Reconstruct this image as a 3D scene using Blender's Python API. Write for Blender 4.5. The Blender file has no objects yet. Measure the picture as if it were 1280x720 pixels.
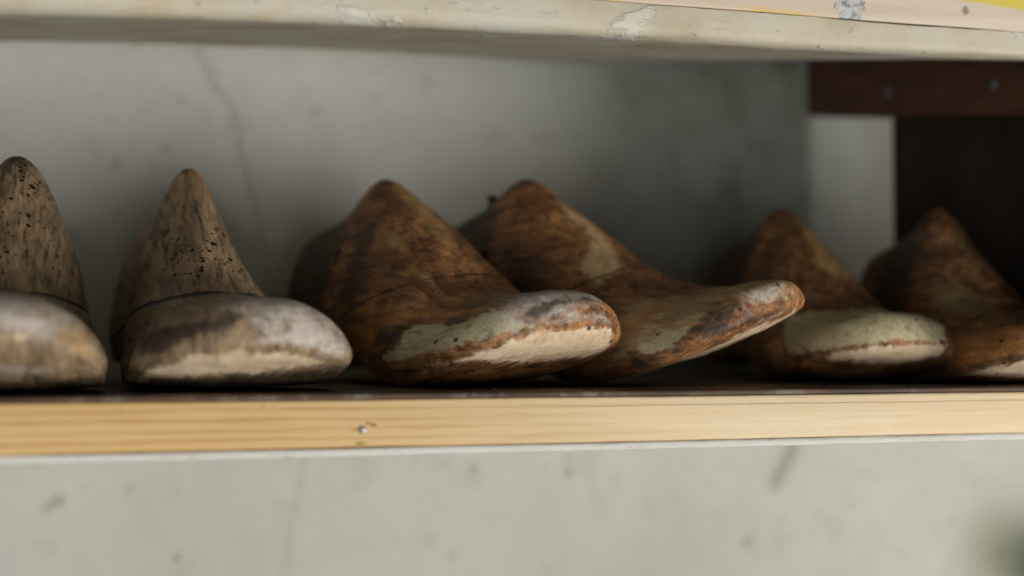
import bpy, bmesh, math, random
import numpy as np
from mathutils import Vector, Matrix, noise as mnoise
random.seed(7); np.random.seed(7)
R = math.radians
S = bpy.context.scene
COL = S.collection

# ------------------------------------------------------------------ helpers
def tag(o, label=None, cat=None, group=None, kind=None):
    if label: o['label'] = label
    if cat: o['category'] = cat
    if group: o['group'] = group
    if kind: o['kind'] = kind
    return o

def link(name, me, mat=None, parent=None):
    o = bpy.data.objects.new(name, me)
    COL.objects.link(o)
    if mat: me.materials.append(mat)
    if parent: o.parent = parent
    return o

def empty(name, loc=(0, 0, 0), rot=(0, 0, 0)):
    o = bpy.data.objects.new(name, None)
    o.empty_display_size = .02
    COL.objects.link(o); o.location = loc; o.rotation_euler = rot
    return o

def pchip(xs, ys):
    xs = np.asarray(xs, float); ys = np.asarray(ys, float)
    h = np.diff(xs); d = np.diff(ys) / h
    m = np.zeros_like(ys)
    for i in range(1, len(xs) - 1):
        if d[i-1] * d[i] > 0:
            w1, w2 = 2*h[i] + h[i-1], h[i] + 2*h[i-1]
            m[i] = (w1 + w2) / (w1 / d[i-1] + w2 / d[i])
    m[0], m[-1] = d[0], d[-1]
    def f(x):
        x = np.asarray(x, float)
        i = np.clip(np.searchsorted(xs, x) - 1, 0, len(h) - 1)
        t = (x - xs[i]) / h[i]
        return ((1+2*t)*(1-t)**2*ys[i] + t*(1-t)**2*h[i]*m[i]
                + t*t*(3-2*t)*ys[i+1] + t*t*(t-1)*h[i]*m[i+1])
    return f

# ------------------------------------------------------------------ camera
FPX, YAW, PITCH, CAMD, CAMH = 1778.0, R(17.6), math.atan(70/1778.0), .600, .0213
cam = bpy.data.cameras.new('camera'); co = bpy.data.objects.new('camera', cam); COL.objects.link(co)
cam.sensor_width = 36; cam.lens = 50; cam.clip_start = .01; cam.clip_end = 50
co.location = (0, -CAMD, CAMH)
co.rotation_euler = (R(90) + PITCH, 0, -YAW)
cam.dof.use_dof = True; cam.dof.focus_distance = .672; cam.dof.aperture_fstop = 2.9
cam.dof.aperture_blades = 0
S.camera = co

def img(x, y, Y):
    """world X, Z of the photo pixel at shelf depth Y (used only to take measurements of cracks and stains)"""
    X = (Y + CAMD) * math.tan(math.atan((x - 640) / FPX) + YAW)
    dep = (Y + CAMD) * math.cos(YAW) + X * math.sin(YAW)
    return X, CAMH + (430 - y) * dep / FPX

# ------------------------------------------------------------------ node helpers
class NT:
    def __init__(s, name):
        s.m = bpy.data.materials.new(name); s.m.use_nodes = True
        s.t = s.m.node_tree; s.t.nodes.clear()
        s.out = s.n('ShaderNodeOutputMaterial'); s.b = s.n('ShaderNodeBsdfPrincipled')
        s.t.links.new(s.b.outputs[0], s.out.inputs[0])
    def n(s, typ, **k):
        nd = s.t.nodes.new(typ)
        for a, v in k.items(): setattr(nd, a, v)
        return nd
    def put(s, sock, v):
        if isinstance(v, bpy.types.NodeSocket): s.t.links.new(v, sock)
        elif isinstance(v, (tuple, list)) and len(v) == 3 and sock.type == 'RGBA': sock.default_value = (*v, 1)
        else: sock.default_value = v
    def math(s, op, a, b=0., c=0., clamp=False):
        nd = s.n('ShaderNodeMath', operation=op, use_clamp=clamp)
        s.put(nd.inputs[0], a); s.put(nd.inputs[1], b); s.put(nd.inputs[2], c)
        return nd.outputs[0]
    def coord(s, scale=(1, 1, 1), off=(0, 0, 0), rot=(0, 0, 0)):
        tc = s.n('ShaderNodeTexCoord'); mp = s.n('ShaderNodeMapping')
        s.t.links.new(tc.outputs['Object'], mp.inputs[0])
        mp.inputs['Scale'].default_value = scale; mp.inputs['Location'].default_value = off
        mp.inputs['Rotation'].default_value = rot
        return mp.outputs[0]
    def noise(s, vec, scale, detail=4, rough=.55, dist=0):
        nd = s.n('ShaderNodeTexNoise'); s.put(nd.inputs['Vector'], vec)
        nd.inputs['Scale'].default_value = scale; nd.inputs['Detail'].default_value = detail
        nd.inputs['Roughness'].default_value = rough; nd.inputs['Distortion'].default_value = dist
        return nd.outputs['Fac']
    def ss(s, v, lo, hi, a=0., b=1.):
        nd = s.n('ShaderNodeMapRange', interpolation_type='SMOOTHSTEP')
        s.put(nd.inputs[0], v)
        for i, q in enumerate((lo, hi, a, b)): s.put(nd.inputs[i + 1], q)
        return nd.outputs[0]
    def ramp(s, v, stops):
        nd = s.n('ShaderNodeValToRGB'); s.put(nd.inputs[0], v)
        el = nd.color_ramp.elements
        while len(el) < len(stops): el.new(.5)
        for e, (p, c) in zip(el, stops): e.position = p; e.color = (*c, 1)
        return nd.outputs[0]
    def mix(s, f, a, b, mode='MIX'):
        nd = s.n('ShaderNodeMix', data_type='RGBA', blend_type=mode)
        s.put(nd.inputs[0], f); s.put(nd.inputs[6], a); s.put(nd.inputs[7], b)
        return nd.outputs[2]
    def attr(s, name):
        nd = s.n('ShaderNodeAttribute', attribute_name=name); return nd.outputs['Fac']
    def fin(s, col, rough=.6, spec=.4, height=None, dist=.001, strength=1.):
        s.put(s.b.inputs['Base Color'], col); s.put(s.b.inputs['Roughness'], rough)
        s.b.inputs['Specular IOR Level'].default_value = spec
        if height is not None:
            bp = s.n('ShaderNodeBump'); bp.inputs['Distance'].default_value = dist
            bp.inputs['Strength'].default_value = strength
            s.put(bp.inputs['Height'], height); s.t.links.new(bp.outputs[0], s.b.inputs['Normal'])
        return s.m

# ------------------------------------------------------------------ shoe last materials
LAYERS = ('ochre', 'orange', 'cream', 'white', 'dark', 'pale')

def last_material(name, off, base, cols, worm=0., seam_w=.0008, spec=.25):
    m = NT(name)
    o = (off * 1.7, off * 2.3, off * .9)
    kz = .42 if worm else 1.                    # slab-sawn blocks: the grain runs up the cone too
    grain = m.coord((1, .22, kz), o)
    iso = m.coord((1, 1, 1), o)
    nb = m.noise(m.coord((1, .6, .6), o) if worm else iso, 40, 8, .62 if worm else .68, .5)            # blotches
    ng = m.noise(grain, 160, 6, .65, .6)        # streaks along the last
    nf = m.noise(iso, 420, 4, .7)               # fine speckle
    nr = m.noise(m.coord((1, .16, 1), (o[2], o[0], o[1])), 170, 7, .68, .7)   # ragged edges of the worn paint
    nw = m.noise(m.coord((1, .35, 1), (o[1], o[0], o[2])), 48, 4, .6, .3)
    v = m.math('ADD', m.math('MULTIPLY', nb, .62), m.math('MULTIPLY', ng, .38))
    col = m.ramp(v, [(.30, base[0]), (.48, base[1]), (.62, base[2]), (.74, base[3])])
    rag = m.math('ADD', m.math('ADD', m.math('MULTIPLY', m.math('SUBTRACT', nr, .5), 1.5), m.math('MULTIPLY', m.math('SUBTRACT', nw, .5), .8)),
                 m.math('MULTIPLY', m.math('SUBTRACT', nf, .5), .5))
    band = m.noise(m.coord((.22, .22, 1), (o[2], o[1], o[0])), 210, 6, .64, .6)     # layers of the wood showing as lines along the toe
    mot = m.noise(m.coord((1, .16, kz), (o[0], o[2], o[1])), 230, 6, .66, .5)
    col = m.mix(1., col, m.ramp(mot, [(.32, (.60, .57, .54)), (.48, (1., 1., 1.)), (.68, (1.36, 1.32, 1.25))]), 'MULTIPLY')
    line = m.noise(m.coord((1, .05, kz * .5 if worm else 1), (o[0], o[1], o[0])), 520, 3, .6, .2)
    col = m.mix(1., col, m.ramp(line, [(.34, (.50, .47, .44)), (.47, (1., 1., 1.)), (.66, (1.18, 1.15, 1.1))]), 'MULTIPLY')
    for ly in LAYERS:
        c0, c1 = cols[ly]
        f = m.math('ADD', m.attr('f_' + ly), m.math('MULTIPLY', rag, .8))
        soft = {'cream': .20, 'dark': .42, 'white': .7, 'orange': .5, 'ochre': .6, 'pale': .28}[ly]
        k = m.math('MULTIPLY', m.ss(f, 0., soft), {'cream': .92, 'dark': .85, 'white': .85, 'orange': .8, 'ochre': .75, 'pale': .92}[ly])
        tone = m.ramp(m.math('ADD', m.math('MULTIPLY', ng, .65), m.math('MULTIPLY', nf, .35)), [(.38, c0), (.58, c1)])
        if ly in ('white', 'pale'):
            tone = m.ramp(m.math('ADD', m.math('MULTIPLY', band, .65), m.math('MULTIPLY', nf, .35)), [(.36, c0), (.58, c1)])
        if ly in ('cream', 'white', 'pale'):       # scratched through to the brown wood along the grain
            tone = m.mix(m.ss(m.math('ADD', m.math('MULTIPLY', mot if ly == 'cream' else band, .7), m.math('MULTIPLY', ng, .3)), .50, .64, 0., .75 if ly == 'cream' else .6), tone, {'cream': (.13, .10, .05), 'white': (.13, .095, .075), 'pale': (.30, .15, .065)}[ly])
        col = m.mix(k, col, tone)
    wear = m.ramp(m.math('ADD', m.math('MULTIPLY', mot, .6), m.math('MULTIPLY', line, .4)), [(.34, (.66, .63, .60)), (.48, (1., 1., 1.)), (.66, (1.2, 1.18, 1.14))])
    col = m.mix(.28 if worm else .6, col, wear, 'MULTIPLY')
    # dirt specks
    sp = m.n('ShaderNodeTexVoronoi'); m.put(sp.inputs['Vector'], m.coord((1, .6, 1), o)); sp.inputs['Scale'].default_value = 130
    sc = m.n('ShaderNodeSeparateColor'); m.put(sc.inputs[0], sp.outputs['Color'])
    spot = m.math('MULTIPLY', m.ss(sp.outputs['Distance'], .17, .11), m.ss(sc.outputs[0], *((.90, .93) if worm else (.80, .84))))
    col = m.mix(m.math('MULTIPLY', spot, .85), col, (.018, .012, .008))
    h = m.math('ADD', m.math('ADD', m.math('MULTIPLY', ng, .5), m.math('MULTIPLY', nf, .22)), m.math('MULTIPLY', line, .35))
    h = m.math('SUBTRACT', h, m.math('MULTIPLY', spot, .9))
    if worm:
        for scl, th in ((250, .40), (400, .44)):
            vo = m.n('ShaderNodeTexVoronoi'); m.put(vo.inputs['Vector'], m.coord((1, 1, 1), (o[1], o[2], o[0])))
            vo.inputs['Scale'].default_value = scl
            vc = m.n('ShaderNodeSeparateColor'); m.put(vc.inputs[0], vo.outputs['Color'])
            # denser in clumps, every hole round
            reg = m.math('MULTIPLY', m.ss(m.attr('f_worm'), -.05, .25), m.ss(nw, .40, .54, .0, 1.))
            rad = m.math('MULTIPLY', m.math('MULTIPLY', m.ss(vc.outputs[0], th, th + .12), reg), m.math('ADD', .15, m.math('MULTIPLY', m.math('POWER', vc.outputs[1], 2.), .34)))
            hole = m.ss(m.math('SUBTRACT', vo.outputs['Distance'], rad), .0, -.07)
            col = m.mix(hole, col, (.012, .008, .005))
            h = m.math('SUBTRACT', h, m.math('MULTIPLY', hole, 2.2))
    # saw cut between the cone block and the forepart
    sw = m.math('ABSOLUTE', m.math('ADD', m.attr('seam'), m.math('MULTIPLY', m.math('SUBTRACT', m.noise(iso, 60, 3), .5), .0022)))
    wid = m.math('MULTIPLY', m.math('MULTIPLY', m.ss(m.noise(m.coord((1, .0, .0), o), 45, 2), .28, .7, .25, 1.7), seam_w), m.attr('seamw'))
    cut = m.math('SUBTRACT', 1., m.ss(sw, m.math('MULTIPLY', wid, .55), m.math('ADD', wid, .0002)))
    col = m.mix(cut, col, (.010, .007, .005))
    h = m.math('SUBTRACT', h, m.math('MULTIPLY', cut, 3.0))
    rough = m.ss(m.math('ADD', nf, nb), .6, 1.4, .42, .72)
    return m.fin(col, rough, spec, h, .0011, .75)

# ------------------------------------------------------------------ the shoe last
def poly_field(U, W, pts):
    """signed distance to a closed outline, positive inside"""
    inside = np.zeros(U.shape, bool); d = np.full(U.shape, 9.)
    for (ax, az), (bx, bz) in zip(pts, pts[1:] + pts[:1]):
        vx, vz = bx - ax, bz - az
        t = np.clip(((U - ax) * vx + (W - az) * vz) / (vx*vx + vz*vz + 1e-12), 0, 1)
        d = np.minimum(d, np.hypot(U - ax - t*vx, W - az - t*vz))
        if abs(vz) > 1e-9:
            inside ^= ((az > W) != (bz > W)) & (U < vx * (W - az) / vz + ax)
    return np.where(inside, d, -d)

LASTS = []
def make_last(name, label, P):
    """one carved wooden last; local x to the viewer's right, toe towards -y, z up; origin under the ball"""
    L = .265
    NS, NU, NB = 300, 190, 50
    th = np.linspace(0, math.pi, NS)
    s = (1 - np.cos(th)) / 2
    W = pchip([0, .06, .15, .30, .45, .58, .68, .78, .88, .95, 1],
              [.024, .028, .031, .033, .0385, .0455, .0485, .0485, .0475, .046, .044])(s) * P.get('wide', 1)
    zb = pchip([0, .15, .30, .45, .58, .68, .76, .84, .92, 1],
               [.012, .009, .012, .012, .003, 0, .0016, .0055, .0105, .017])(s)
    zb = zb + np.clip(s - .68, 0, 1) * P.get('spring', 0)
    zt = pchip(P.get('top_s', [0, .06, .15, .25, .335, .36, .39, .46, .54, .62, .70, .78, .86, .93, 1]),
               P.get('top_z', [.081, .087, .092, .0985, .1110, .113, .1115, .1020, .0880, .0705, .0505, .0430, .0410, .0405, .038]))(s)
    zt = zt + np.clip(s - .68, 0, 1) * P.get('spring', 0)
    nn = pchip([0, .12, .25, .36, .48, .60, .70, .80, 1], P.get('nn', [2.1, 1.9, 1.62, 1.55, 1.55, 1.65, 2.0, 2.2, 2.3]))(s)
    rid = P.get('rid', 1.) * pchip([0, .15, .30, .36, .42, .6, .7, 1], [.008, .010, .0075, .006, .0048, .005, .008, .014])(s)
    cen = P.get('swing', .006) * np.sin((s - .25) * 2.6)
    # rounded ends
    hs = np.clip(s / .11, 0, 1); caph = np.sqrt(np.clip(1 - (1 - hs)**2.2, 0, 1))
    tl = P.get('toe_len', .15)
    ts = np.clip((1 - s) / tl, 0, 1); capt = np.clip(1 - (1 - ts)**P.get('toe_pow', 2.5), 0, 1)**.5
    Wc = W * caph * capt
    zm = zb + (zt - zb) * np.where(s > .5, .40, .5)
    kz = np.where(s > .5, np.clip(1 - (1 - np.clip((1 - s) / P.get('tip', .06), 0, 1))**2.8, 0, 1)**.5,
                  np.clip(1 - (1 - np.clip(s / .05, 0, 1))**2.4, 0, 1)**.5)
    ztc = zm + (zt - zm) * kz; zbc = zm - (zm - zb) * kz
    # upper: a in [-1,1]; sole: b in [-1,1]
    a = np.linspace(-1, 1, NU); b = np.linspace(-1, 1, NB)
    edge = .93
    VU = np.zeros((NS, NU, 3)); VB = np.zeros((NS, NB, 3))
    phi = (1 - np.abs(a)) * (math.pi / 2)          # 0 at the sole edge, 90 deg at the top
    lean = P.get('lean', 0.)
    for i in range(NS):
        w, lo, hi, n = Wc[i], zbc[i], ztc[i], nn[i]
        hgt = hi - lo
        r = min(rid[i], w * .6)
        cx = np.cos(phi)**(2 / n); cz = np.sin(phi)**(2 / n)
        # the lowest quarter bellies out above the feather edge
        belly = np.clip(cz / .22, 0, 1)
        fx = edge + (1 - edge) * np.sin(belly * math.pi / 2)
        x = (r * np.clip(np.cos(phi), 0, 1)**.5 + (w - r) * cx) * fx
        x = np.sign(a) * x
        z = lo + .0022 * min(1, w / .03) + (hgt - .0022 * min(1, w / .03)) * cz
        up = np.clip((z - lo) / .1, 0, 1)
        VU[i, :, 0] = x + cen[i] + lean * up**1.3 * .1
        VU[i, :, 2] = z
        xe = edge * w
        VB[i, :, 0] = xe * b * 1.0 + cen[i]
        VB[i, :, 2] = lo + .0022 * min(1, w / .03) * np.abs(b)**3
        VU[i, :, 1] = VB[i, :, 1] = -(s[i] - .68) * L
        VB[i, 0] = VU[i, 0]; VB[i, -1] = VU[i, -1]
    # hand-carved unevenness
    seed = P['seed']
    def wob(V, A):
        for i in range(V.shape[0]):
            for j in range(V.shape[1]):
                p = Vector(V[i, j]) * 30 + Vector((seed * 3.1, seed, 0))
                q = Vector(V[i, j]) * 90 + Vector((0, seed * 2.1, seed))
                f = min(1, Wc[i] / .012)
                v = mnoise.noise_vector(p) * .0011 * f + mnoise.noise_vector(q) * .00055 * f
                V[i, j, 0] += v.x * A; V[i, j, 2] += v.z * A
    wob(VU, 1.0); wob(VB, 1.0)
    # slots and peg holes pressed into the cone
    for (hs_, ha, rs, ra, dep) in P.get('holes', []):
        g = ((s[:, None] - hs_) / rs)**2 + ((a[None, :] - ha) / ra)**2
        k = np.clip(1.15 - g, 0, 1)**.5 * dep
        VU[:, :, 0] -= np.sign(a)[None, :] * k
    Sg, Ag = np.meshgrid(s, a, indexing='ij')
    Sb, Bg = np.meshgrid(s, b, indexing='ij')
    sz, ss0, sk = P['seam']
    seam = (VU[:, :, 2] - sz) - sk * (Sg - ss0) + P.get('seam_bow', 0.) * np.abs(VU[:, :, 0])
    if P.get('step'):                               # the cone block sits a hair inside the built-up forepart
        k = np.clip((.0006 - seam) / .0016, 0, 1) * np.clip((Sg - .2) / .2, 0, 1) * P['step'] * np.clip((.96 - Sg) / .1, 0, 1)
        VU[:, :, 2] += k * np.abs(np.sin(phi))[None, :]; VU[:, :, 0] += np.sign(a)[None, :] * k * np.cos(phi)[None, :]
    def normals(V, flip):
        N = np.cross(np.gradient(V, axis=0), np.gradient(V, axis=1))
        N /= np.maximum(np.linalg.norm(N, axis=2, keepdims=True), 1e-12)
        return -N if flip else N
    def fields(SS, AA, which):
        V = VU if which == 'up' else VB
        md = P.get('mark_dir'); mk = P.get('marks', {})
        if md:                                     # worn and painted patches drawn on the last in its own frame
            dx, dy = md; U = -dy * V[:, :, 0] + dx * V[:, :, 1]; Wz = V[:, :, 2]
            N = normals(V, which != 'up'); face = N[:, :, 0] * dx + N[:, :, 1] * dy
        out = {}
        for ly in LAYERS + ('worm',):
            f = np.full(SS.shape, -1.)
            for pt in P[which].get(ly, []):
                s0, a0, rs, ra = pt[:4]; st = pt[4] if len(pt) > 4 else 1.; tilt = pt[5] if len(pt) > 5 else 0.
                d = np.sqrt(((SS - s0) / rs)**2 + ((AA - a0 - tilt * (SS - s0)) / ra)**2)
                f = np.maximum(f, np.clip(1 - d, -1, 1) * st)
            if md:
                for pg in mk.get(ly, []):
                    d = poly_field(U, Wz, pg)
                    f = np.maximum(f, np.where(face > -.05, np.clip(d / .008, -1, 1), -1.))
            out['f_' + ly] = f
        return out
    fu = fields(Sg, Ag, 'up'); fu['seam'] = seam
    fu['seamw'] = np.full(Sg.shape, P.get('seamw', 1.))
    fb = fields(Sb, Bg, 'sole'); fb['seam'] = np.full(Sb.shape, 1.); fb['seamw'] = np.zeros(Sb.shape)
    # ---- normals of the whole surface, so that the parts shade as one
    def build(pname, V, F, mask, mat, parent, flip):
        ns, nu = V.shape[:2]
        I, J = np.meshgrid(np.arange(ns - 1), np.arange(nu - 1), indexing='ij')
        ok = mask[I, J]
        I, J = I[ok], J[ok]
        q = np.stack([I * nu + J, (I + 1) * nu + J, (I + 1) * nu + J + 1, I * nu + J + 1], 1)
        if flip: q = q[:, ::-1]
        used = np.unique(q); mp = np.full(ns * nu, -1); mp[used] = np.arange(len(used))
        flat = V.reshape(-1, 3)
        du = np.gradient(V, axis=0); dv = np.gradient(V, axis=1)
        N = np.cross(du, dv); N /= np.maximum(np.linalg.norm(N, axis=2, keepdims=True), 1e-12)
        if flip: N = -N
        me = bpy.data.meshes.new(pname)
        me.from_pydata(flat[used].tolist(), [], mp[q].tolist())
        for k_, v_ in F.items():
            at = me.attributes.new(k_, 'FLOAT', 'POINT')
            at.data.foreach_set('value', v_.reshape(-1)[used].astype(np.float32))
        me.polygons.foreach_set('use_smooth', [True] * len(me.polygons))
        me.update()
        nn_ = N.reshape(-1, 3)[used]
        inner = (Sg if V is VU else Sb).reshape(-1)[used]
        base = np.array([v.normal[:] for v in me.vertices])
        endm = (inner < .012) | (inner > .988)
        nn_[endm] = base[endm]
        me.normals_split_custom_set_from_vertices(nn_.tolist())
        return link(pname, me, mat, parent)
    root = empty(name, (P['loc'][0], P['loc'][1], 0), (0, 0, 0))
    rot = Matrix.Rotation(P['yaw'], 4, 'Z') @ Matrix.Rotation(P.get('roll', 0), 4, 'Y') @ Matrix.Rotation(-P.get('pitch', 0), 4, 'X')
    sc = P.get('scale', 1.)
    # set it down on the shelf
    allv = np.concatenate([VU.reshape(-1, 3), VB.reshape(-1, 3)]) * sc
    zmin = min((rot @ Vector(v)).z for v in allv[::7])
    root.rotation_euler = rot.to_euler(); root.scale = (sc,) * 3
    root.location = (P['loc'][0], P['loc'][1], -zmin + .0004)
    tag(root, label, 'shoe last', 'old wooden shoe lasts lined up on the shelf')
    top = seam > 0
    build('cone_block', VU, fu, top, P['mat'], root, False)
    build('forepart', VU, fu, ~top, P['mat'], root, False)
    build('sole', VB, fb, np.ones(Sb.shape, bool), P.get('solemat', P['mat']), root, True)
    LASTS.append((root, VU, VB, s, a, b, rot, sc))
    return root

# colours
BROWN = [(.042, .021, .012), (.175, .080, .033), (.38, .188, .074), (.56, .36, .165)]
GREY = [(.115, .075, .043), (.205, .142, .083), (.29, .208, .125), (.37, .28, .18)]
DARKB = [(.038, .020, .012), (.15, .072, .032), (.34, .178, .074), (.52, .34, .16)]
def cols(**k):
    d = dict(ochre=((.29, .165, .055), (.47, .31, .125)), orange=((.30, .115, .032), (.54, .25, .078)),
             cream=((.40, .335, .185), (.56, .485, .295)), white=((.30, .25, .21), (.60, .54, .48)),
             dark=((.018, .012, .009), (.055, .036, .026)), pale=((.54, .39, .23), (.72, .58, .41)))
    d.update(k); return d
M_A = last_material('grey_worn_wood', 1.3, GREY, cols(), worm=1.)
M_B = last_material('grey_brown_worn_wood', 2.9, GREY, cols(), worm=1.)
M_C = last_material('brown_worn_wood', 4.1, BROWN, cols(), seam_w=.0004)
M_D = last_material('brown_stained_wood', 5.7, BROWN, cols(ochre=((.36, .235, .10), (.56, .42, .23))), seam_w=.0004)
M_E = last_material('dark_worn_wood', 7.3, DARKB, cols(), seam_w=.0003)
M_F = last_material('dark_olive_wood', 8.9, DARKB, cols(ochre=((.15, .11, .045), (.24, .18, .085))), seam_w=.0003)

# outlines of the worn patches on each last, metres in its own frame
#M0
DIR_A = (0.068, -0.998)
MARKS_A = dict(
    white=[[(-0.0156, 0.0356), (-0.003, 0.0361), (0.0127, 0.0341), (0.023, 0.0274), (0.0159, 0.0207), (0.0063, 0.0218), (-0.0161, 0.0251)], [(-0.0156, 0.0136), (-0.0027, 0.0138), (0.0133, 0.0129), (0.0255, 0.0086), (0.0174, 0.0067), (-0.0029, 0.0069), (-0.017, 0.0061)]],
    ochre=[[(0.0218, 0.0301), (0.0362, 0.0267), (0.0336, 0.0204), (0.0321, 0.0125), (0.0248, 0.0162), (0.0193, 0.0208), (0.018, 0.0264)]],
    pale=[[(0.0262, 0.0116), (0.0304, 0.0129), (0.0317, 0.0105), (0.0257, 0.0084)], [(-0.0098, 0.0244), (0.0065, 0.0249), (0.011, 0.0216), (0.0032, 0.0213), (-0.0096, 0.0233)]],
    dark=[[(0.0347, 0.0328), (0.0409, 0.0301), (0.0381, 0.028), (0.0292, 0.033)], [(0.0407, 0.0268), (0.044, 0.0259), (0.038, 0.0124), (0.0345, 0.0127)], [(0.0116, 0.0191), (0.0181, 0.0178), (0.017, 0.0165), (0.0098, 0.0187)]],
)
DIR_B = (-0.189, -0.982)
MARKS_B = dict(
    pale=[[(-0.0312, 0.0072), (-0.02, 0.0131), (-0.0055, 0.017), (0.0077, 0.0186), (0.0281, 0.0182), (0.0431, 0.0153), (0.0495, 0.0125), (0.0311, 0.0091), (0.0068, 0.0066), (-0.0083, 0.0057), (-0.0209, 0.0051)]],
    white=[[(-0.0119, 0.0176), (-0.0009, 0.0195), (0.012, 0.0227), (0.0273, 0.0288), (0.0239, 0.0357), (0.0279, 0.0404), (0.0445, 0.0334), (0.0577, 0.0228), (0.0581, 0.0146), (0.0504, 0.0117), (0.0426, 0.0155), (0.0278, 0.0184), (0.0075, 0.019), (-0.0057, 0.0175)]],
    dark=[[(-0.0358, 0.026), (-0.0104, 0.031), (0.0046, 0.0355), (0.0146, 0.0329), (0.0059, 0.0261), (-0.0098, 0.0227), (-0.024, 0.0149), (-0.0325, 0.0138)], [(-0.0304, 0.0137), (-0.0178, 0.0173), (-0.0098, 0.0185), (-0.0179, 0.0159), (-0.03, 0.0096)], [(0.0464, 0.012), (0.0577, 0.0128), (0.0585, 0.009), (0.046, 0.0101)]],
    ochre=[[(-0.0324, 0.033), (-0.0023, 0.0394), (0.0009, 0.0364), (-0.0124, 0.0317), (-0.0283, 0.0277)], [(-0.0097, 0.0262), (0.0043, 0.0304), (0.0035, 0.0269), (-0.008, 0.0234)]],
    orange=[[(0.0316, 0.0305), (0.0354, 0.0308), (0.0352, 0.0267), (0.0324, 0.0262)], [(-0.0314, 0.0231), (-0.0261, 0.024), (-0.0265, 0.0202), (-0.0298, 0.0205)]],
)
DIR_C = (-0.523, -0.852)
MARKS_C = dict(
    cream=[[(-0.0262, 0.0325), (-0.0111, 0.0322), (-0.0089, 0.0292), (0.0015, 0.0327), (0.0122, 0.0369), (0.0183, 0.036), (0.0213, 0.032), (0.0241, 0.0308), (0.0269, 0.0285), (0.0303, 0.0272), (0.0208, 0.0251), (0.0118, 0.0235), (-0.001, 0.0204), (-0.016, 0.0173), (-0.0337, 0.0137), (-0.041, 0.0131), (-0.045, 0.0151), (-0.0402, 0.0185), (-0.0328, 0.0228), (-0.034, 0.0257), (-0.0306, 0.0292)]],
    white=[[(0.026, 0.0287), (0.0402, 0.0325), (0.0535, 0.0341), (0.0628, 0.0346), (0.0675, 0.0308), (0.0685, 0.0248), (0.0553, 0.027), (0.0419, 0.0265), (0.0313, 0.0266)]],
    dark=[[(0.0194, 0.0315), (0.0249, 0.0356), (0.0308, 0.0395), (0.0422, 0.0415), (0.0553, 0.0411), (0.0623, 0.0373), (0.0516, 0.0353), (0.0403, 0.0335), (0.0315, 0.0297), (0.0237, 0.0299)], [(-0.0318, 0.0096), (-0.011, 0.0152), (0.0074, 0.0196), (0.0185, 0.0226), (0.0304, 0.0264), (0.0303, 0.0272), (0.0188, 0.0248), (0.0077, 0.0215), (-0.0119, 0.0168), (-0.0325, 0.0112)], [(-0.0476, 0.0293), (-0.0298, 0.0306), (-0.0332, 0.0237), (-0.0441, 0.0201), (-0.0502, 0.02)], [(0.0033, 0.0281), (0.0114, 0.0281), (0.0126, 0.0237), (0.0052, 0.0209), (0.0034, 0.0215), (0.008, 0.0249)], [(-0.049, 0.0457), (-0.0417, 0.0454), (-0.0409, 0.0403), (-0.0476, 0.0407)]],
    orange=[[(-0.0506, 0.0347), (-0.0366, 0.0384), (-0.0182, 0.0409), (-0.0005, 0.0382), (0.0165, 0.0402), (0.0293, 0.0414), (0.0142, 0.0383), (-0.0007, 0.0332), (-0.0103, 0.0319), (-0.0275, 0.0331), (-0.0371, 0.0296), (-0.0482, 0.0298)], [(-0.0135, 0.011), (-0.0022, 0.0109), (0.0149, 0.0092), (0.0421, 0.0079), (0.0611, 0.009), (0.0561, 0.0041), (0.036, 0.0043), (0.0129, 0.0053), (-0.0088, 0.0071)]],
    ochre=[[(-0.0274, 0.0408), (-0.0167, 0.0442), (-0.0004, 0.046), (0.0154, 0.0437), (0.0108, 0.0414), (-0.0073, 0.0407), (-0.0197, 0.0395)], [(-0.0335, 0.0692), (-0.027, 0.0645), (-0.0165, 0.0571), (-0.0135, 0.0499), (-0.0203, 0.0494), (-0.0267, 0.0561), (-0.0316, 0.0599)], [(-0.0531, 0.0855), (-0.0423, 0.0856), (-0.0301, 0.0761), (-0.0271, 0.0679), (-0.0388, 0.0698), (-0.048, 0.0763)]],
    pale=[[(-0.0224, 0.0121), (-0.0097, 0.0135), (0.0066, 0.0194), (0.0209, 0.0221), (0.0335, 0.0257), (0.0555, 0.0267), (0.0669, 0.0254), (0.0688, 0.0221), (0.0678, 0.0149), (0.0606, 0.0099), (0.0428, 0.0095), (0.0156, 0.0104), (-0.0018, 0.0121), (-0.0132, 0.012)]],
)
DIR_D = (-0.692, -0.722)
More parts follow.
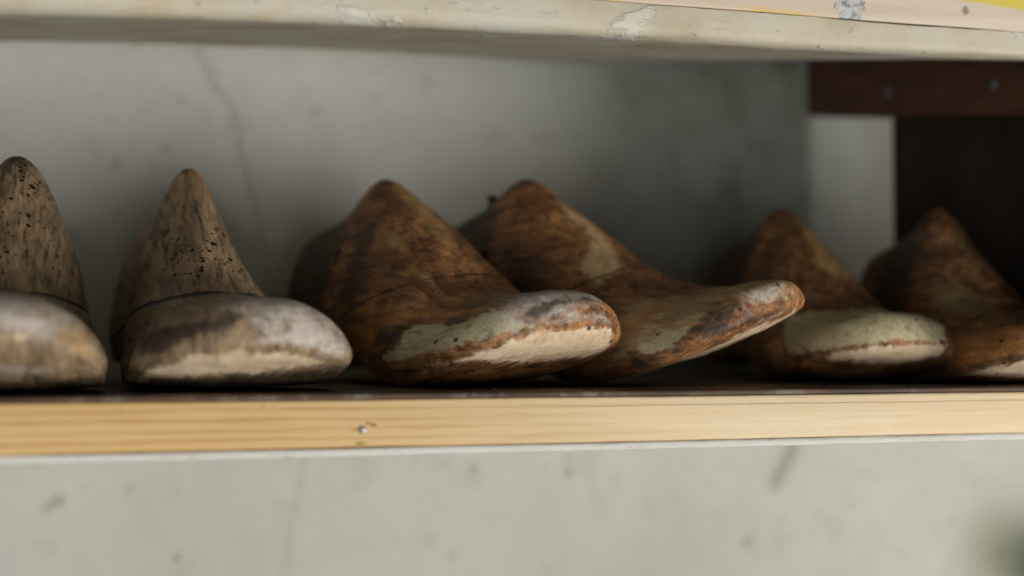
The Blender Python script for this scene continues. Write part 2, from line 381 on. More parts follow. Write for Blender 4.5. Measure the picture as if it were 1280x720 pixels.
MARKS_D = dict(
    cream=[[(-0.0047, 0.0189), (0.0109, 0.0239), (0.0268, 0.0249), (0.0158, 0.0179), (0.0035, 0.0129), (-0.0036, 0.0119)]],
    dark=[[(0.0213, 0.0238), (0.033, 0.0302), (0.0478, 0.0329), (0.0504, 0.0264), (0.0403, 0.0212), (0.0497, 0.0207), (0.0674, 0.022), (0.0705, 0.0184), (0.056, 0.0168), (0.0415, 0.0149), (0.0296, 0.0147), (0.0163, 0.0111), (0.0057, 0.0107), (0.0117, 0.0156), (0.025, 0.0187), (0.0192, 0.021)], [(-0.0107, 0.0174), (-0.0044, 0.0165), (0.0007, 0.0097), (0.0136, 0.0109), (-0.0011, 0.0049), (-0.014, 0.0061)]],
    ochre=[[(0.0188, 0.0306), (0.0428, 0.0347), (0.0613, 0.0337), (0.071, 0.0278), (0.0736, 0.0201), (0.0626, 0.0246), (0.0505, 0.0314), (0.0342, 0.0312), (0.0204, 0.0265)], [(-0.0152, 0.04), (0.0079, 0.0396), (0.0249, 0.038), (0.0144, 0.0369), (-0.0071, 0.0354)], [(-0.0313, 0.1006), (-0.0152, 0.0848), (-0.0015, 0.063), (-0.0022, 0.0508), (-0.0189, 0.0465), (-0.0284, 0.0577), (-0.0187, 0.0723), (-0.0285, 0.0858)]],
    orange=[[(-0.0151, 0.0286), (0.007, 0.035), (0.0306, 0.0345), (0.0154, 0.0309), (0.0009, 0.0248), (-0.0136, 0.0177)]],
    pale=[[(-0.0115, 0.0024), (0.0125, 0.0066), (0.0327, 0.0093), (0.0493, 0.0144), (0.0639, 0.0155), (0.0751, 0.0167), (0.0778, 0.0095), (0.0594, 0.0017), (0.0234, -0.0032), (-0.0015, -0.002)]],
    white=[[(0.0525, 0.0174), (0.0671, 0.0199), (0.0716, 0.0192), (0.0672, 0.0155), (0.0568, 0.0137)]],
)
DIR_E = (-0.428, -0.904)
MARKS_E = dict(
    cream=[[(-0.0266, 0.0408), (0.0191, 0.0445), (0.042, 0.0451), (0.0604, 0.0374), (0.064, 0.0216), (0.0331, 0.0234), (0.0105, 0.0207), (-0.0054, 0.0179), (-0.0263, 0.0157), (-0.0325, 0.0291)]],
    dark=[[(-0.0374, 0.0117), (-0.0135, 0.0175), (0.0096, 0.0209), (0.0188, 0.0221), (0.0125, 0.0202), (-0.0106, 0.0158), (-0.0316, 0.0092)], [(0.0035, 0.0287), (0.0096, 0.0271), (0.0081, 0.0256), (0.0034, 0.0274)]],
    ochre=[[(-0.031, 0.1117), (-0.0243, 0.1116), (-0.007, 0.0969), (0.017, 0.0661), (0.0207, 0.0577), (0.0049, 0.0613), (-0.0111, 0.0672), (-0.0167, 0.0853)]],
    pale=[[(-0.0125, 0.0153), (0.0053, 0.0189), (0.034, 0.0225), (0.0646, 0.0235), (0.0617, 0.0156), (0.0459, 0.0101), (0.0219, 0.0094), (0.0017, 0.0117)]],
    orange=[[(-0.0172, 0.0144), (-0.0093, 0.013), (0.0019, 0.01), (0.0227, 0.0079), (0.0479, 0.009), (0.0371, 0.0027), (0.0017, 0.0032), (-0.0217, 0.0086)], [(-0.0417, 0.0245), (-0.0291, 0.0274), (-0.0264, 0.0151), (-0.0373, 0.01)]],
)
DIR_F = (-0.546, -0.838)
MARKS_F = dict(
    ochre=[[(-0.0513, 0.0645), (-0.0361, 0.0655), (-0.0198, 0.0546), (-0.0072, 0.0441), (-0.0126, 0.0356), (-0.0313, 0.0398), (-0.0436, 0.0421), (-0.0512, 0.0504)], [(-0.042, 0.1081), (-0.0335, 0.1032), (-0.021, 0.078), (-0.0083, 0.0626), (-0.0205, 0.0689), (-0.0334, 0.0852), (-0.0404, 0.1001)]],
    orange=[[(-0.0386, 0.027), (-0.0181, 0.0328), (0.0074, 0.0352), (0.01, 0.0167), (-0.0122, 0.0129), (-0.0301, 0.0071), (-0.0394, 0.0112)]],
    dark=[[(-0.0047, 0.0496), (0.008, 0.0475), (0.0077, 0.0399), (-0.0011, 0.0412)], [(-0.0045, 0.0269), (0.0104, 0.0294), (0.0104, 0.0252), (-0.0033, 0.0238)]],
    pale=[[(-0.03, 0.0054), (-0.0123, 0.0116), (0.0103, 0.0162), (0.0282, 0.017), (0.0307, 0.0042), (0.0011, 0.0026), (-0.0248, 0.0036)]],
)
#M1
# broad tones along each last: (position heel to toe, place round the girth, extent, extent, strength)
UP_A = dict(white=[(.92, .05, .17, .9, .85)], dark=[(.35, .0, .10, .4, .6)], worm=[(.48, -.1, .19, 1.1, 1.)])
UP_B = dict(white=[(.92, .25, .17, .75, .8)], dark=[(.36, .4, .07, .4, .5)], orange=[(.39, .3, .05, .35, .6)], worm=[(.48, .0, .19, 1.1, 1.)])
SOLE_AB = dict(dark=[(.66, 0, .15, 1.4, 1.)], ochre=[(.95, -.2, .03, .4, .9)])
UP_C = dict(white=[(.975, -.2, .06, .9, .9), (.90, -.1, .07, .3, .6)], orange=[(.50, -.72, .1, .25, .7), (.33, -.15, .04, .15, .6)], ochre=[(.52, -.02, .14, .16, .8)],
            dark=[(.42, -.55, .12, .3, .45), (.18, -.5, .18, .6, .9)])
SOLE_C = dict(orange=[(.80, -.5, .14, .5, .6)], dark=[(.64, 0, .12, 1.2, 1.2)])
UP_D = dict(ochre=[(.93, .1, .13, .8, 1.), (.84, -.5, .17, .5, 1.3)], white=[(.995, 0, .03, 1., .5)], orange=[(.58, -.62, .1, .25, .8)], dark=[(.45, -.6, .14, .28, .5), (.2, -.5, .18, .6, .9)])
UP_E = dict(dark=[(.2, -.4, .2, .6, .8)])
SOLE_E = dict(orange=[(.80, 0, .08, .9, .8)], dark=[(.63, 0, .13, 1.2, 1.)], ochre=[(.93, .1, .05, .5, .7)])
UP_F = dict(dark=[(.3, -.5, .2, .5, .6)])
TOP_LOW = [.081, .087, .092, .0985, .1110, .113, .1095, .0930, .0735, .0550, .0445, .0420, .0415, .0405, .037]
make_last('shoe_last', 'worm-eaten grey wooden shoe last with whitish toe, cut off by the left frame edge',
          dict(seed=1, top_z=TOP_LOW, nn=[2.1, 1.9, 1.62, 1.52, 1.45, 1.5, 1.7, 1.8, 1.9], loc=(-.022, .058), yaw=R(-2), scale=1.0, mat=M_A, mark_dir=DIR_A, marks=MARKS_A, up=UP_A, sole=SOLE_AB, seam=(.0405, .64, .05), step=.0004, swing=-.006, seamw=1.5))
make_last('shoe_last', 'grey-brown worm-holed wooden shoe last pointing straight out, with cracked joint and whitewashed toe',
          dict(seed=2, top_z=TOP_LOW, rid=1.2, nn=[2.1, 1.85, 1.45, 1.27, 1.22, 1.38, 1.7, 1.8, 1.9], loc=(.0692, .072), yaw=R(5), scale=.99, mat=M_B, mark_dir=DIR_B, marks=MARKS_B, up=UP_B, sole=SOLE_AB, seam=(.0420, .64, .04), step=.0004, swing=.004, seamw=1.7))
make_last('shoe_last', 'brown wooden shoe last with flaking green-cream paint and pale grey toe lying flat',
          dict(seed=3, rid=.55, loc=(.1975, .090), yaw=R(15.5), spring=.014, pitch=R(1.0), roll=R(-3), mat=M_C, mark_dir=DIR_C, marks=MARKS_C, up=UP_C, sole=SOLE_C, seam=(.052, .62, .06), swing=.005, seamw=.7,
               holes=[(.30, -.52, .013, .045, .006)]))
LAST4 = make_last('shoe_last', 'brown wooden shoe last with dark-blotched ochre toe tipped up off the shelf',
          dict(seed=4, rid=.55, loc=(.2945, .085), yaw=R(21.3), pitch=R(5), roll=R(-13.5), spring=.0, toe_len=.125, toe_pow=2.8, tip=.045, lean=.125, top_z=[.086, .093, .098, .1035, .1120, .113, .1110, .0975, .0790, .0590, .0430, .0365, .0345, .0345, .034], mat=M_D, mark_dir=DIR_D, marks=MARKS_D, up=UP_D, sole=SOLE_C, seam=(.052, .62, .06), swing=.005, seamw=.6,
               holes=[(.30, -.52, .013, .045, .006)]))
make_last('shoe_last', 'dark brown wooden shoe last with smooth plain pale green toe and yellow sole edge',
          dict(seed=5, rid=.6, loc=(.416, .110), yaw=R(-5), scale=.92, mat=M_E, mark_dir=DIR_E, marks=MARKS_E, up=UP_E, sole=SOLE_E, seam=(.050, .62, .06), swing=.004, seamw=.3))
make_last('shoe_last', 'darkest wooden shoe last beside the right upright, toe cut off by the frame',
          dict(seed=6, top_z=TOP_LOW, rid=.6, loc=(.493, .052), yaw=R(-4), scale=.90, mat=M_F, mark_dir=DIR_F, marks=MARKS_F, up=UP_F, sole=SOLE_E, seam=(.050, .62, .06), swing=-.004, seamw=.3))

LAST4_INV = (Matrix.Translation(LAST4.location) @ LAST4.rotation_euler.to_matrix().to_4x4() @ Matrix.Diagonal((*LAST4.scale, 1))).inverted()
# ------------------------------------------------------------------ boards and wall
WALLY = .300
def grid_sheet(name, x0, x1, nx, z0, z1, nz, fn, mat, fields=None, parent=None):
    xs = np.linspace(x0, x1, nx); zs = np.linspace(z0, z1, nz)
    V = [fn(x, z) for z in zs for x in xs]
    F = [(j*nx+i, j*nx+i+1, (j+1)*nx+i+1, (j+1)*nx+i) for j in range(nz-1) for i in range(nx-1)]
    me = bpy.data.meshes.new(name); me.from_pydata(V, [], F); me.update()
    me.polygons.foreach_set('use_smooth', [True] * len(F))
    if fields:
        X, Z = np.meshgrid(xs, zs)
        for k, f in fields.items():
            at = me.attributes.new(k, 'FLOAT', 'POINT'); at.data.foreach_set('value', f(X, Z).reshape(-1).astype(np.float32))
    return link(name, me, mat, parent)

def seg_dist(X, Z, pts):
    d = np.full(X.shape, 9.)
    for (ax, az), (bx, bz) in zip(pts[:-1], pts[1:]):
        vx, vz = bx - ax, bz - az
        t = np.clip(((X - ax) * vx + (Z - az) * vz) / (vx*vx + vz*vz + 1e-12), 0, 1)
        d = np.minimum(d, np.hypot(X - ax - t*vx, Z - az - t*vz))
    return d

wp = lambda *p: [img(x, y, WALLY) for x, y in p]
crack1 = wp((236, 40), (252, 78), (268, 108), (288, 132), (294, 172), (305, 215), (318, 262), (330, 310), (338, 380))
crack2 = wp((384, 540), (376, 600), (362, 660), (352, 740))
spots = [(142, 203, 5.5), (168, 50, 5), (205, 185, 4), (225, 125, 4), (535, 101, 5), (165, 188, 3), (75, 625, 7), (62, 632, 5), (165, 612, 4), (592, 585, 5), (225, 695, 4),
         (711, 590, 6), (933, 676, 7), (566, 695, 4), (710, 566, 3), (712, 575, 3), (392, 138, 4), (470, 120, 3), (120, 120, 3), (880, 150, 4)]
smear = wp((992, 555), (985, 572), (975, 590), (968, 604))
def f_spot(X, Z):
    f = np.zeros(X.shape)
    for x, y, r in spots:
        cx, cz = img(x, y, WALLY); rr = r / 1778 * .93
        f = np.maximum(f, np.exp(-(((X - cx)**2 + (Z - cz)**2) / rr**2)))
    f = np.maximum(f, .85 * np.exp(-(seg_dist(X, Z, smear) / .0052)**2))
    return f
def f_crack(X, Z):
    return np.maximum(np.exp(-(seg_dist(X, Z, crack1) / .0022)**2), .55 * np.exp(-(seg_dist(X, Z, crack2) / .0022)**2))
def f_olive(X, Z):
    cx, cz = img(1245, 690, WALLY)
    return np.exp(-(((X - cx) / .030)**2 + ((Z - cz) / .038)**2))
def f_grime(X, Z):  # shade by the upright, painted into the plaster colour up to the lit strip
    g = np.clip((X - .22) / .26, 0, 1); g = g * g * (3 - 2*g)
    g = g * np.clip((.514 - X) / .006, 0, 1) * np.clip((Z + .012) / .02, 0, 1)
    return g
m = NT('old_plaster')
w = m.coord()
n1 = m.noise(w, 6, 4, .6); n2 = m.noise(w, 45, 5, .6); n3 = m.noise(w, 300, 3, .6)
c = m.ramp(m.math('ADD', m.math('MULTIPLY', n1, .6), m.math('MULTIPLY', n2, .4)), [(.35, (.388, .386, .338)), (.65, (.470, .467, .412))])
c = m.mix(m.math('MULTIPLY', m.ss(n2, .54, .68), .40), c, (.31, .31, .265))
c = m.mix(m.math('MULTIPLY', m.attr('grime'), m.ss(m.math('ADD', n1, m.math('MULTIPLY', n2, .5)), .5, .95, .45, .95)), c, (.100, .097, .064))  # painted shade on the wall, mottled by the noise
c = m.mix(m.math('MULTIPLY', m.attr('olive'), .62), c, (.11, .12, .045))
c = m.mix(m.math('MULTIPLY', m.attr('spot'), .62), c, (.14, .12, .085))
c = m.mix(m.math('MULTIPLY', m.attr('crack'), .40), c, (.20, .20, .17))
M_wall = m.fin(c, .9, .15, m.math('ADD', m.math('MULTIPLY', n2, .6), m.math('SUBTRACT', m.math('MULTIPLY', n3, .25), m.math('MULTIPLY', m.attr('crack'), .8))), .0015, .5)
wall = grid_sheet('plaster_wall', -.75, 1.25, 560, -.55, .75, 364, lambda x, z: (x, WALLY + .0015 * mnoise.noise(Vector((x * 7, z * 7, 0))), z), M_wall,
                  dict(spot=f_spot, crack=f_crack, olive=f_olive, grime=f_grime))  # grime holds the painted shade by the upright
tag(wall, 'cracked grey-white plaster wall with brown stains behind the shelf', 'wall')

def slab(name, x0, x1, prof, nx, mat, parent=None, jitter=0., seed=0, shape=None):
    """board running along x whose cross-section is the closed (y, z) outline; shape(x, y, z) may bend it"""
    xs = np.linspace(x0, x1, nx); k = len(prof)
    V = []; F = []
    for x in xs:
        for (y, z) in prof:
            p = Vector((x, y, z))
            if shape: p = Vector(shape(x, y, z))
            if jitter:
                q = mnoise.noise_vector(Vector((x * 14, y * 60 + seed, z * 60)))
                q2 = mnoise.noise_vector(Vector((x * 70, y * 120 + seed, z * 120)))
                p.y += q.y * jitter + q2.y * jitter * .4; p.z += q.z * jitter + q2.z * jitter * .4
            V.append(p[:])
    for i in range(nx - 1):
        for j in range(k):
            a_, b_ = i*k + j, i*k + (j+1) % k
            F.append((a_, b_, b_ + k, a_ + k))
    F.append(tuple(range(k))[::-1]); F.append(tuple((nx-1)*k + j for j in range(k)))
    me = bpy.data.meshes.new(name); me.from_pydata(V, [], F); me.update()
    bm = bmesh.new(); bm.from_mesh(me); bmesh.ops.recalc_face_normals(bm, faces=bm.faces); bm.to_mesh(me); bm.free()
    for p in me.polygons: p.use_smooth = len(p.vertices) == 4
    me.set_sharp_from_angle(angle=R(50))
    return link(name, me, mat, parent)

def rrect(y0, y1, z0, z1, r, seg=3, sub=6, rt=None):
    pts = []; q = rt or r
    for (cy, cz, a0, r) in ((y1-q, z1-q, 0, q), (y0+q, z1-q, 90, q), (y0+r, z0+r, 180, r), (y1-r, z0+r, 270, r)):
        for i in range(seg + 1):
            t = R(a0 + 90 * i / seg); pts.append((cy + r*math.cos(t), cz + r*math.sin(t)))
    out = []
    for i, p in enumerate(pts):
        q = pts[(i+1) % len(pts)]; n = max(1, int(math.hypot(q[0]-p[0], q[1]-p[1]) / .006)) if sub else 1
        n = min(n, sub)
        for t in range(n): out.append((p[0] + (q[0]-p[0])*t/n, p[1] + (q[1]-p[1])*t/n))
    return out

# ---- lower shelf
m = NT('varnished_pine')
g = m.coord((1, 14, 16)); gl = m.coord((.7, 6, 42))
g1 = m.noise(g, 5, 5, .6, .6)
wv = m.n('ShaderNodeTexWave', wave_type='BANDS', bands_direction='Z'); m.put(wv.inputs['Vector'], m.coord((.05, .5, 1), (0, 0, .0)))
wv.inputs['Scale'].default_value = 75; wv.inputs['Distortion'].default_value = 3.; wv.inputs['Detail'].default_value = 2; wv.inputs['Detail Scale'].default_value = 6
sepo = m.n('ShaderNodeSeparateXYZ'); m.put(sepo.inputs[0], m.coord((1, 1, 1), (.3, .15, 0)))
lefty = m.ss(sepo.outputs[0], .32, .02)                 # heartwood shows at the left end
line = m.math('POWER', m.noise(gl, 10, 6, .65, .3), 1.)
c = m.ramp(g1, [(.30, (.56, .425, .245)), (.52, (.64, .50, .31)), (.72, (.69, .56, .37))])
c = m.mix(m.math('MULTIPLY', lefty, .75), c, (.55, .325, .09))
c = m.mix(m.math('MULTIPLY', m.ss(wv.outputs['Fac'], .62, .95), m.math('ADD', .04, m.math('MULTIPLY', lefty, .62))), c, (.40, .205, .06))
c = m.mix(m.math('MULTIPLY', m.ss(line, .58, .66), .38), c, (.36, .20, .085))
c = m.mix(m.math('MULTIPLY', m.ss(m.math('ABSOLUTE', m.math('ADD', m.math('SUBTRACT', sepo.outputs[2], -.0066), m.math('MULTIPLY', m.math('SUBTRACT', m.noise(m.coord((1, 0, 0)), 18, 4), .5), .0016))), .0005, .0001), m.ss(sepo.outputs[0], .18, .24, 0., .55)), c, (.22, .12, .05))
c = m.mix(m.math('MULTIPLY', m.ss(m.noise(m.coord((1, 1, 1)), 60, 5, .7), .64, .70), .45), c, (.40, .25, .11))
c = m.mix(m.math('MULTIPLY', m.ss(m.noise(m.coord((1, 1, 1)), 170, 3, .7), .70, .74), .5), c, (.80, .68, .48))
fine = m.noise(m.coord((1, 30, 30)), 25, 4, .6)
M_pine = m.fin(c, .55, .35, m.math('ADD', m.math('MULTIPLY', line, .5), m.math('MULTIPLY', fine, .4)), .0007, .5)
m = NT('dark_stained_shelf_top')
g1 = m.noise(m.coord((1, 6, 1)), 22, 6, .65, .5); g2 = m.noise(m.coord(), 30, 5, .65)
c = m.ramp(g1, [(.30, (.030, .018, .012)), (.55, (.085, .045, .026)), (.75, (.15, .10, .07))])
c = m.mix(m.math('MULTIPLY', m.ss(g2, .50, .60), .65), c, (.19, .165, .125))
M_top = m.fin(c, .62, .35, g1, .0008, .6)
m = NT('whitewash_edge')
g2 = m.noise(m.coord((1, 3, 3)), 90, 5, .7)
c = m.ramp(g2, [(.30, (.45, .39, .31)), (.38, (.56, .53, .47)), (.7, (.64, .62, .57))])
M_white = m.fin(c, .85, .2, g2, .001, .6)
shelf = empty('shelf_board', (.3, .15, 0)); 
tag(shelf, 'pale pine shelf board with nailed front edge carrying the wooden shoe lasts', 'shelf')
def loc_child(o, root):
    for v in o.data.vertices: v.co -= Vector(root.location)
# front thickness falls a little to the right as in the photo
fs = lambda x, y, z: (x, y, z)
b1 = slab('pine_board', -.75, 1.0, rrect(0, WALLY-.004, -.0228, -.0025, .0012, 3), 360, M_pine, shelf, .00022, 3)
loc_child(b1, shelf); b1.parent = shelf
b2 = slab('stained_top', -.75, .998, rrect(.0012, WALLY-.006, -.0025, .0, .0007, 2), 260, M_top, shelf, .00012, 5); loc_child(b2, shelf)
b3 = slab('whitewashed_underside', -.75, 1.0, rrect(-.0001, WALLY-.004, -.0266, -.0229, .0014, 3), 420, M_white, shelf, .0003, 9); loc_child(b3, shelf)
for o in (b1, b2, b3): o.data.transform(Matrix.Identity(4))
# nail head with the torn grain round it
def lathe(name, prof, seg, mat, parent=None):
    V = []; F = []
    for i in range(seg):
        t = 2*math.pi*i/seg
        for r_, z_ in prof: V.append((r_*math.cos(t), r_*math.sin(t), z_))
    k = len(prof)
    for i in range(seg):
        for j in range(k-1): F.append((i*k+j, ((i+1) % seg)*k+j, ((i+1) % seg)*k+j+1, i*k+j+1))
    me = bpy.data.meshes.new(name); me.from_pydata(V, [], F); me.update()
    bm = bmesh.new(); bm.from_mesh(me); bmesh.ops.remove_doubles(bm, verts=bm.verts, dist=1e-7); bmesh.ops.recalc_face_normals(bm, faces=bm.faces); bm.to_mesh(me); bm.free()
    for p in me.polygons: p.use_smooth = True
    return link(name, me, mat, parent)
m = NT('zinc_nail'); M_nail = m.fin(m.ramp(m.noise(m.coord(), 900, 3), [(.35, (.22, .20, .19)), (.6, (.62, .60, .58))]), .45, .5); m.b.inputs['Metallic'].default_value = .5
m = NT('torn_grain'); M_torn = m.fin(m.ramp(m.noise(m.coord((1, 1, 3)), 500, 4), [(.35, (.22, .10, .03)), (.65, (.50, .30, .11))]), .8, .2)
nx_, nz_ = img(454, 537, 0)
nail = lathe('nail_head', [(0, .0007), (.0010, .0006), (.0016, .0001), (.0017, -.0006), (.0012, -.001)], 20, M_nail, shelf)
nail.location = (nx_ - .3, -.0009 - .15, nz_); nail.rotation_euler = (R(90), 0, 0)
def splinter(px, py, wx, wz, seed):
    X, Z = img(px, py, 0); rn = random.Random(seed); n = 22
    pts = []
    for i in range(n):
        t = 2*math.pi*i/n; r_ = 1 + rn.uniform(-.45, .3)
        pts.append((wx*r_*math.cos(t), wz*r_*math.sin(t)))
    V = [(0, -.0006, 0)] + [(x*.6, -.00055, z*.6) for x, z in pts] + [(x, .0006, z) for x, z in pts]
    F = [(0, 1+i, 1+(i+1) % n) for i in range(n)] + [(1+i, 1+n+i, 1+n+(i+1) % n, 1+(i+1) % n) for i in range(n)]
    me = bpy.data.meshes.new('torn_grain'); me.from_pydata(V, [], F); me.update()
    o = link('torn_grain', me, M_torn, shelf); o.location = (X-.3, -.15, Z)
for i, sp in enumerate(((461, 529, .0016, .0006), (468, 531, .0018, .0009), (452, 554, .0040, .0007), (444, 537, .0016, .00035))): splinter(*sp, i)

# crumbs and dust that fell on the shelf in front of the lasts
rn = random.Random(11); V = []; F = []
for i in range(150):
    x = rn.uniform(-.05, .5); y = .002 + abs(rn.gauss(0, .02)); r_ = rn.choice((.00012, .0002, .0003, .0005)) * rn.uniform(.7, 1.3)
    n0 = len(V); t0 = rn.uniform(0, 6); h = r_ * rn.uniform(.4, 1.2)
    for k in range(5):
        t = t0 + k * 2*math.pi/5; q = r_ * rn.uniform(.6, 1.4)
        V.append((x + q*math.cos(t), y + q*.8*math.sin(t), .0001))
    V.append((x, y, .0001 + h))
    F += [(n0 + k, n0 + (k+1) % 5, n0 + 5) for k in range(5)]
me = bpy.data.meshes.new('wood_dust'); me.from_pydata(V, [], F); me.update()
m = NT('dust'); M_dust = m.fin((.50, .42, .31), .9, .1)
tag(link('wood_dust', me, M_dust), 'pale crumbs of wood dust scattered on the dark shelf top in front of the lasts', 'dust', kind='stuff')

# ---- upper shelf: a whitewashed plank and a raw plank on it, the back edge higher than the front
TILT = .165
def up_shape(x, y, z):
    lo = .1525 + .0285 * (x + .02) / .49 * .5 + .0025 * math.sin(x * 9 + .6)          # wavy lower edge, higher on the right
    t = (z - .150) / (.178 - .150)
    zz = lo + (.178 - lo) * t if t <= 1 else z
    u = min(1, max(0, (x - .32) / .25)); tl = TILT + .055 * u * u * (3 - 2*u)
    return (x, y, zz + tl * max(0, y))
m = NT('peeling_cream_paint')
p1 = m.noise(m.coord((1, 1, 2.2)), 24, 6, .65, .4); p2 = m.noise(m.coord((1, 1, 1.5)), 120, 5, .7, .3); p3 = m.noise(m.coord((1, 1, 1)), 12, 4, .6)
c = m.ramp(p3, [(.35, (.43, .37, .265)), (.5, (.52, .465, .355)), (.66, (.50, .49, .425))])
c = m.mix(m.ss(p1, .58, .64, 0., .32), c, (.72, .72, .66))
c = m.mix(m.ss(p1, .42, .36, 0., .6), c, (.52, .40, .26))
c = m.mix(m.math('MULTIPLY', m.ss(m.noise(m.coord((1, 2, 9)), 26, 6, .7, .4), .60, .68), .4), c, (.34, .27, .18))
vo = m.n('ShaderNodeTexVoronoi', feature='DISTANCE_TO_EDGE'); m.put(vo.inputs['Vector'], m.mix(.025, m.coord((1, 1, 2.6)), m.n('ShaderNodeTexNoise').outputs['Color'])); vo.inputs['Scale'].default_value = 75
crk = m.math('MULTIPLY', m.ss(vo.outputs['Distance'], .04, .004), m.ss(m.math('ADD', p1, m.math('MULTIPLY', p2, .5)), .90, .98))
c = m.mix(m.math('MULTIPLY', crk, .0), c, (.16, .12, .08))
c = m.mix(m.math('MULTIPLY', m.ss(p2, .63, .70), .75), c, (.22, .165, .105))
M_peel = m.fin(c, .8, .2, m.math('SUBTRACT', m.math('ADD', m.math('MULTIPLY', p2, .5), m.ss(p1, .60, .64, 0., .5)), m.math('MULTIPLY', crk, .3)), .0012, .8)
m = NT('raw_yellow_plank')
g1 = m.noise(m.coord((1, 12, 14)), 7, 5, .6, .5); y1 = m.noise(m.coord((1, 1, 4)), 14, 4, .6)
sepo = m.n('ShaderNodeSeparateXYZ'); m.put(sepo.inputs[0], m.coord((1, 1, 1), (.3, .15, .18)))
c = m.ramp(g1, [(.3, (.52, .41, .31)), (.6, (.60, .51, .41))])
yel = m.math('ADD', m.math('SUBTRACT', y1, .5), m.math('MULTIPLY', m.math('SUBTRACT', sepo.outputs[2], m.math('SUBTRACT', .2180, m.math('MULTIPLY', .060, sepo.outputs[0]))), 90))
c = m.mix(m.ss(yel, -.1, .1, 0., .9), c, (.58, .46, .05))
c = m.mix(m.math('MULTIPLY', m.ss(m.math('ADD', y1, m.math('MULTIPLY', m.math('SUBTRACT', .1815, sepo.outputs[2]), 40)), .55, .72), m.ss(sepo.outputs[0], .38, .30)), c, (.62, .42, .08))
cx_, cz_ = img(1066, 6, 0)
vd = m.n('ShaderNodeVectorMath', operation='DISTANCE'); m.put(vd.inputs[0], m.coord((1, 0, 1), (.3, 0, .18))); vd.inputs[1].default_value = (cx_, 0, cz_)
chipn = m.noise(m.coord(), 240, 4, .7)
chip = m.ss(m.math('ADD', vd.outputs['Value'], m.math('MULTIPLY', m.math('SUBTRACT', chipn, .5), .012)), .0078, .0070)
c = m.mix(chip, c, m.ramp(chipn, [(.40, (.22, .215, .21)), (.50, (.44, .435, .42)), (.7, (.52, .515, .50))]))
kx, kz = img(1212, 10, 0)
vd2 = m.n('ShaderNodeVectorMath', operation='DISTANCE'); m.put(vd2.inputs[0], m.coord((1, 0, 1), (.3, 0, .18))); vd2.inputs[1].default_value = (kx, 0, kz)
c = m.mix(m.ss(m.math('ADD', vd2.outputs['Value'], m.math('MULTIPLY', m.math('SUBTRACT', chipn, .5), .004)), .0026, .0014, 0., .8), c, (.20, .15, .13))
M_raw = m.fin(c, .7, .25, m.math('ADD', g1, m.math('MULTIPLY', chip, -.6)), .001, .5)
us = empty('upper_shelf', (.3, .15, .18)); tag(us, 'thick upper shelf with peeling cream paint, tilted up towards the wall', 'shelf')
YB = WALLY - .004
u1 = slab('painted_plank', -.75, 1.2, rrect(0, YB, .150, .178, .0115, 8, 6, .0012), 520, M_peel, us, .0007, 21, up_shape); loc_child(u1, us)
u2 = slab('raw_plank', -.75, 1.2, rrect(.0004, YB, .1782, .206, .0008, 3), 300, M_raw, us, .0003, 33, up_shape); loc_child(u2, us)

# ---- right upright, batten with screws
m = NT('dark_brown_board')
g1 = m.noise(m.coord((6, 6, 1)), 12, 5, .6, .4)
M_dark = m.fin(m.ramp(g1, [(.3, (.012, .008, .006)), (.7, (.032, .019, .012))]), .6, .3, g1, .001, .5)
m = NT('red_brown_batten')
g1 = m.noise(m.coord((6, 1, 6)), 20, 5, .6, .4)
M_bat = m.fin(m.ramp(g1, [(.3, (.050, .021, .012)), (.7, (.125, .048, .025))]), .55, .35, g1, .001, .5)
m = NT('dull_screw'); M_screw = m.fin((.075, .075, .072), .7, .3)
PX = .545
def prism(name, pts_yz, x0, x1, mat, parent=None, bev=.0015):
    n = len(pts_yz); V = [(x0, y, z) for y, z in pts_yz] + [(x1, y, z) for y, z in pts_yz]
    F = [tuple(range(n)), tuple(range(2*n-1, n-1, -1))] + [(i, (i+1) % n, n+(i+1) % n, n+i) for i in range(n)]
    me = bpy.data.meshes.new(name); me.from_pydata(V, [], F); me.update()
    bm = bmesh.new(); bm.from_mesh(me); bmesh.ops.recalc_face_normals(bm, faces=bm.faces)
    bmesh.ops.bevel(bm, geom=bm.edges[:], offset=bev, segments=2, affect='EDGES'); bm.to_mesh(me); bm.free()
    return link(name, me, mat, parent)
up = empty('shelf_upright', (PX, .12, 0)); tag(up, 'dark brown upright board closing the right end of the shelf', 'upright')
# it stops short of the wall: a strip of lit plaster shows behind it
o = prism('upright_board', [(-.004, .0012), (.252, .0012), (.252, .165 + .20*.252), (-.004, .1605)], PX, PX + .009, M_dark, up); loc_child(o, up)
o = prism('light_blocker', [(-.014, -.02), (-.0045, -.02), (-.0045, .1600), (-.014, .1600)], PX - .001, PX + .248, M_dark, up); loc_child(o, up)  # added out of view to hold light off the wall strip
bt = empty('shelf_batten', (PX - .015, .15, .17)); tag(bt, 'red-brown batten screwed under the upper shelf at its right end', 'batten')
zt0 = .1690
o = prism('batten_board', [(.000, zt0 - .030), (.296, zt0 - .030 + .150*.296), (.296, zt0 + .218*.296), (.000, zt0)], PX - .040, PX - .0008, M_bat, bt); loc_child(o, bt)
for (px, py) in ((1245, 104), (1112, 113)):
    # screw heads on the batten's inner face
    best = None
    for k in range(0, 300):
        Y = k / 1000
        X, Z = img(px, py, Y)
        if best is None or abs(X - (PX - .040)) < best[0]: best = (abs(X - (PX - .040)), Y, Z)
    sc_ = lathe('screw_head', [(0, .0012), (.0025, .0011), (.0037, .0003), (.0039, -.001)], 20, M_screw, bt)
    sc_.rotation_euler = (0, R(-90), 0); sc_.location = (PX - .0403 - (PX - .015), best[1] - .15, best[2] - .17)

# ---- bent peg behind the cone of the fourth last, rounded dark knob on the wall below
m = NT('black_iron'); M_iron = m.fin(m.ramp(m.noise(m.coord(), 200, 4), [(.35, (.012, .011, .010)), (.7, (.035, .030, .026))]), .55, .4)

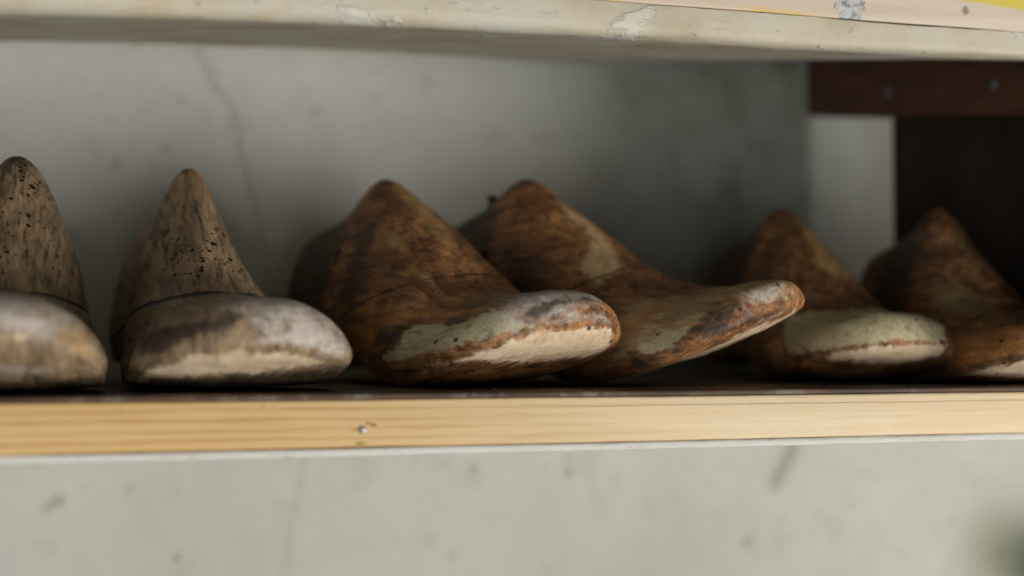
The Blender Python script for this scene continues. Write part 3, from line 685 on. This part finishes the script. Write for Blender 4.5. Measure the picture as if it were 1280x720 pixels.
def tube(name, pts, rads, mat, parent=None, seg=14):
    V = []; F = []
    for i, p in enumerate(pts):
        d = (Vector(pts[min(i+1, len(pts)-1)]) - Vector(pts[max(i-1, 0)])).normalized()
        a_ = d.orthogonal().normalized(); b_ = d.cross(a_)
        for k in range(seg):
            t = 2*math.pi*k/seg; V.append((Vector(p) + (a_*math.cos(t) + b_*math.sin(t))*rads[i])[:])
    for i in range(len(pts)-1):
        for k in range(seg): F.append((i*seg+k, i*seg+(k+1) % seg, (i+1)*seg+(k+1) % seg, (i+1)*seg+k))
    F.append(tuple(range(seg))[::-1]); F.append(tuple((len(pts)-1)*seg+k for k in range(seg)))
    me = bpy.data.meshes.new(name); me.from_pydata(V, [], F); me.update()
    bm = bmesh.new(); bm.from_mesh(me); bmesh.ops.recalc_face_normals(bm, faces=bm.faces); bm.to_mesh(me); bm.free()
    for p in me.polygons: p.use_smooth = len(p.vertices) == 4
    return link(name, me, mat, parent)
def last_peg(P0, P1):
    d = Vector(P1) - Vector(P0)
    pts = [Vector(P0) + d*t + Vector((.0012*math.sin(t*3), 0, 0)) for t in (-1.2, 0, .3, .6, .82, .86, 1.0, 1.03)]
    return [p[:] for p in pts], [.0016, .0016, .0016, .0017, .0018, .0030, .0032, .0018]
YP = .195
p0 = img(604, 280, YP); p1 = img(615, 245, YP)
pts, rd = last_peg((p0[0], YP, p0[1]), (p1[0], YP, p1[1]))
pg = tube('iron_pin', pts, rd, M_iron); pg.parent = LAST4; pg.matrix_parent_inverse = LAST4_INV
kx_, kz_ = img(1368, 722, WALLY)
knob = lathe('wall_peg', [(0, .072), (.018, .071), (.034, .067), (.044, .058), (.049, .046), (.050, .034), (.048, .024), (.047, .016), (.050, .008), (.050, -.003)], 56, M_iron)
knob.location = (kx_, WALLY, kz_); knob.rotation_euler = (R(90), 0, 0)
tag(knob, 'dark rounded object on the olive-stained wall, cut off at the lower right corner', 'peg')

# ------------------------------------------------------------------ light
wd = bpy.data.worlds.new('World'); S.world = wd; wd.use_nodes = True
bg = wd.node_tree.nodes['Background']; bg.inputs[0].default_value = (.80, .92, 1.0, 1); bg.inputs[1].default_value = .03
def area(name, loc, target, sx, sy, power, col):
    l = bpy.data.lights.new(name, 'AREA'); l.shape = 'RECTANGLE'; l.size = sx; l.size_y = sy; l.energy = power; l.color = col
    o = bpy.data.objects.new(name, l); COL.objects.link(o); o.location = loc
    o.rotation_euler = (Vector(target) - Vector(loc)).to_track_quat('-Z', 'Y').to_euler()
    return o
area('window_light', (1.95, -1.65, -.55), (.25, .1, .05), .9, 1.1, 58, (1, .968, .91))
area('room_light', (-.45, -1.9, -.62), (.2, .1, .05), 1.8, 1.1, 25, (.97, .985, 1))

# ------------------------------------------------------------------ view
S.view_settings.view_transform = 'Standard'; S.view_settings.look = 'None'
S.view_settings.exposure = 0; S.view_settings.gamma = 1
S.cycles.use_denoising = True
S.cycles.denoising_prefilter = 'ACCURATE'
S.cycles.max_bounces = 8
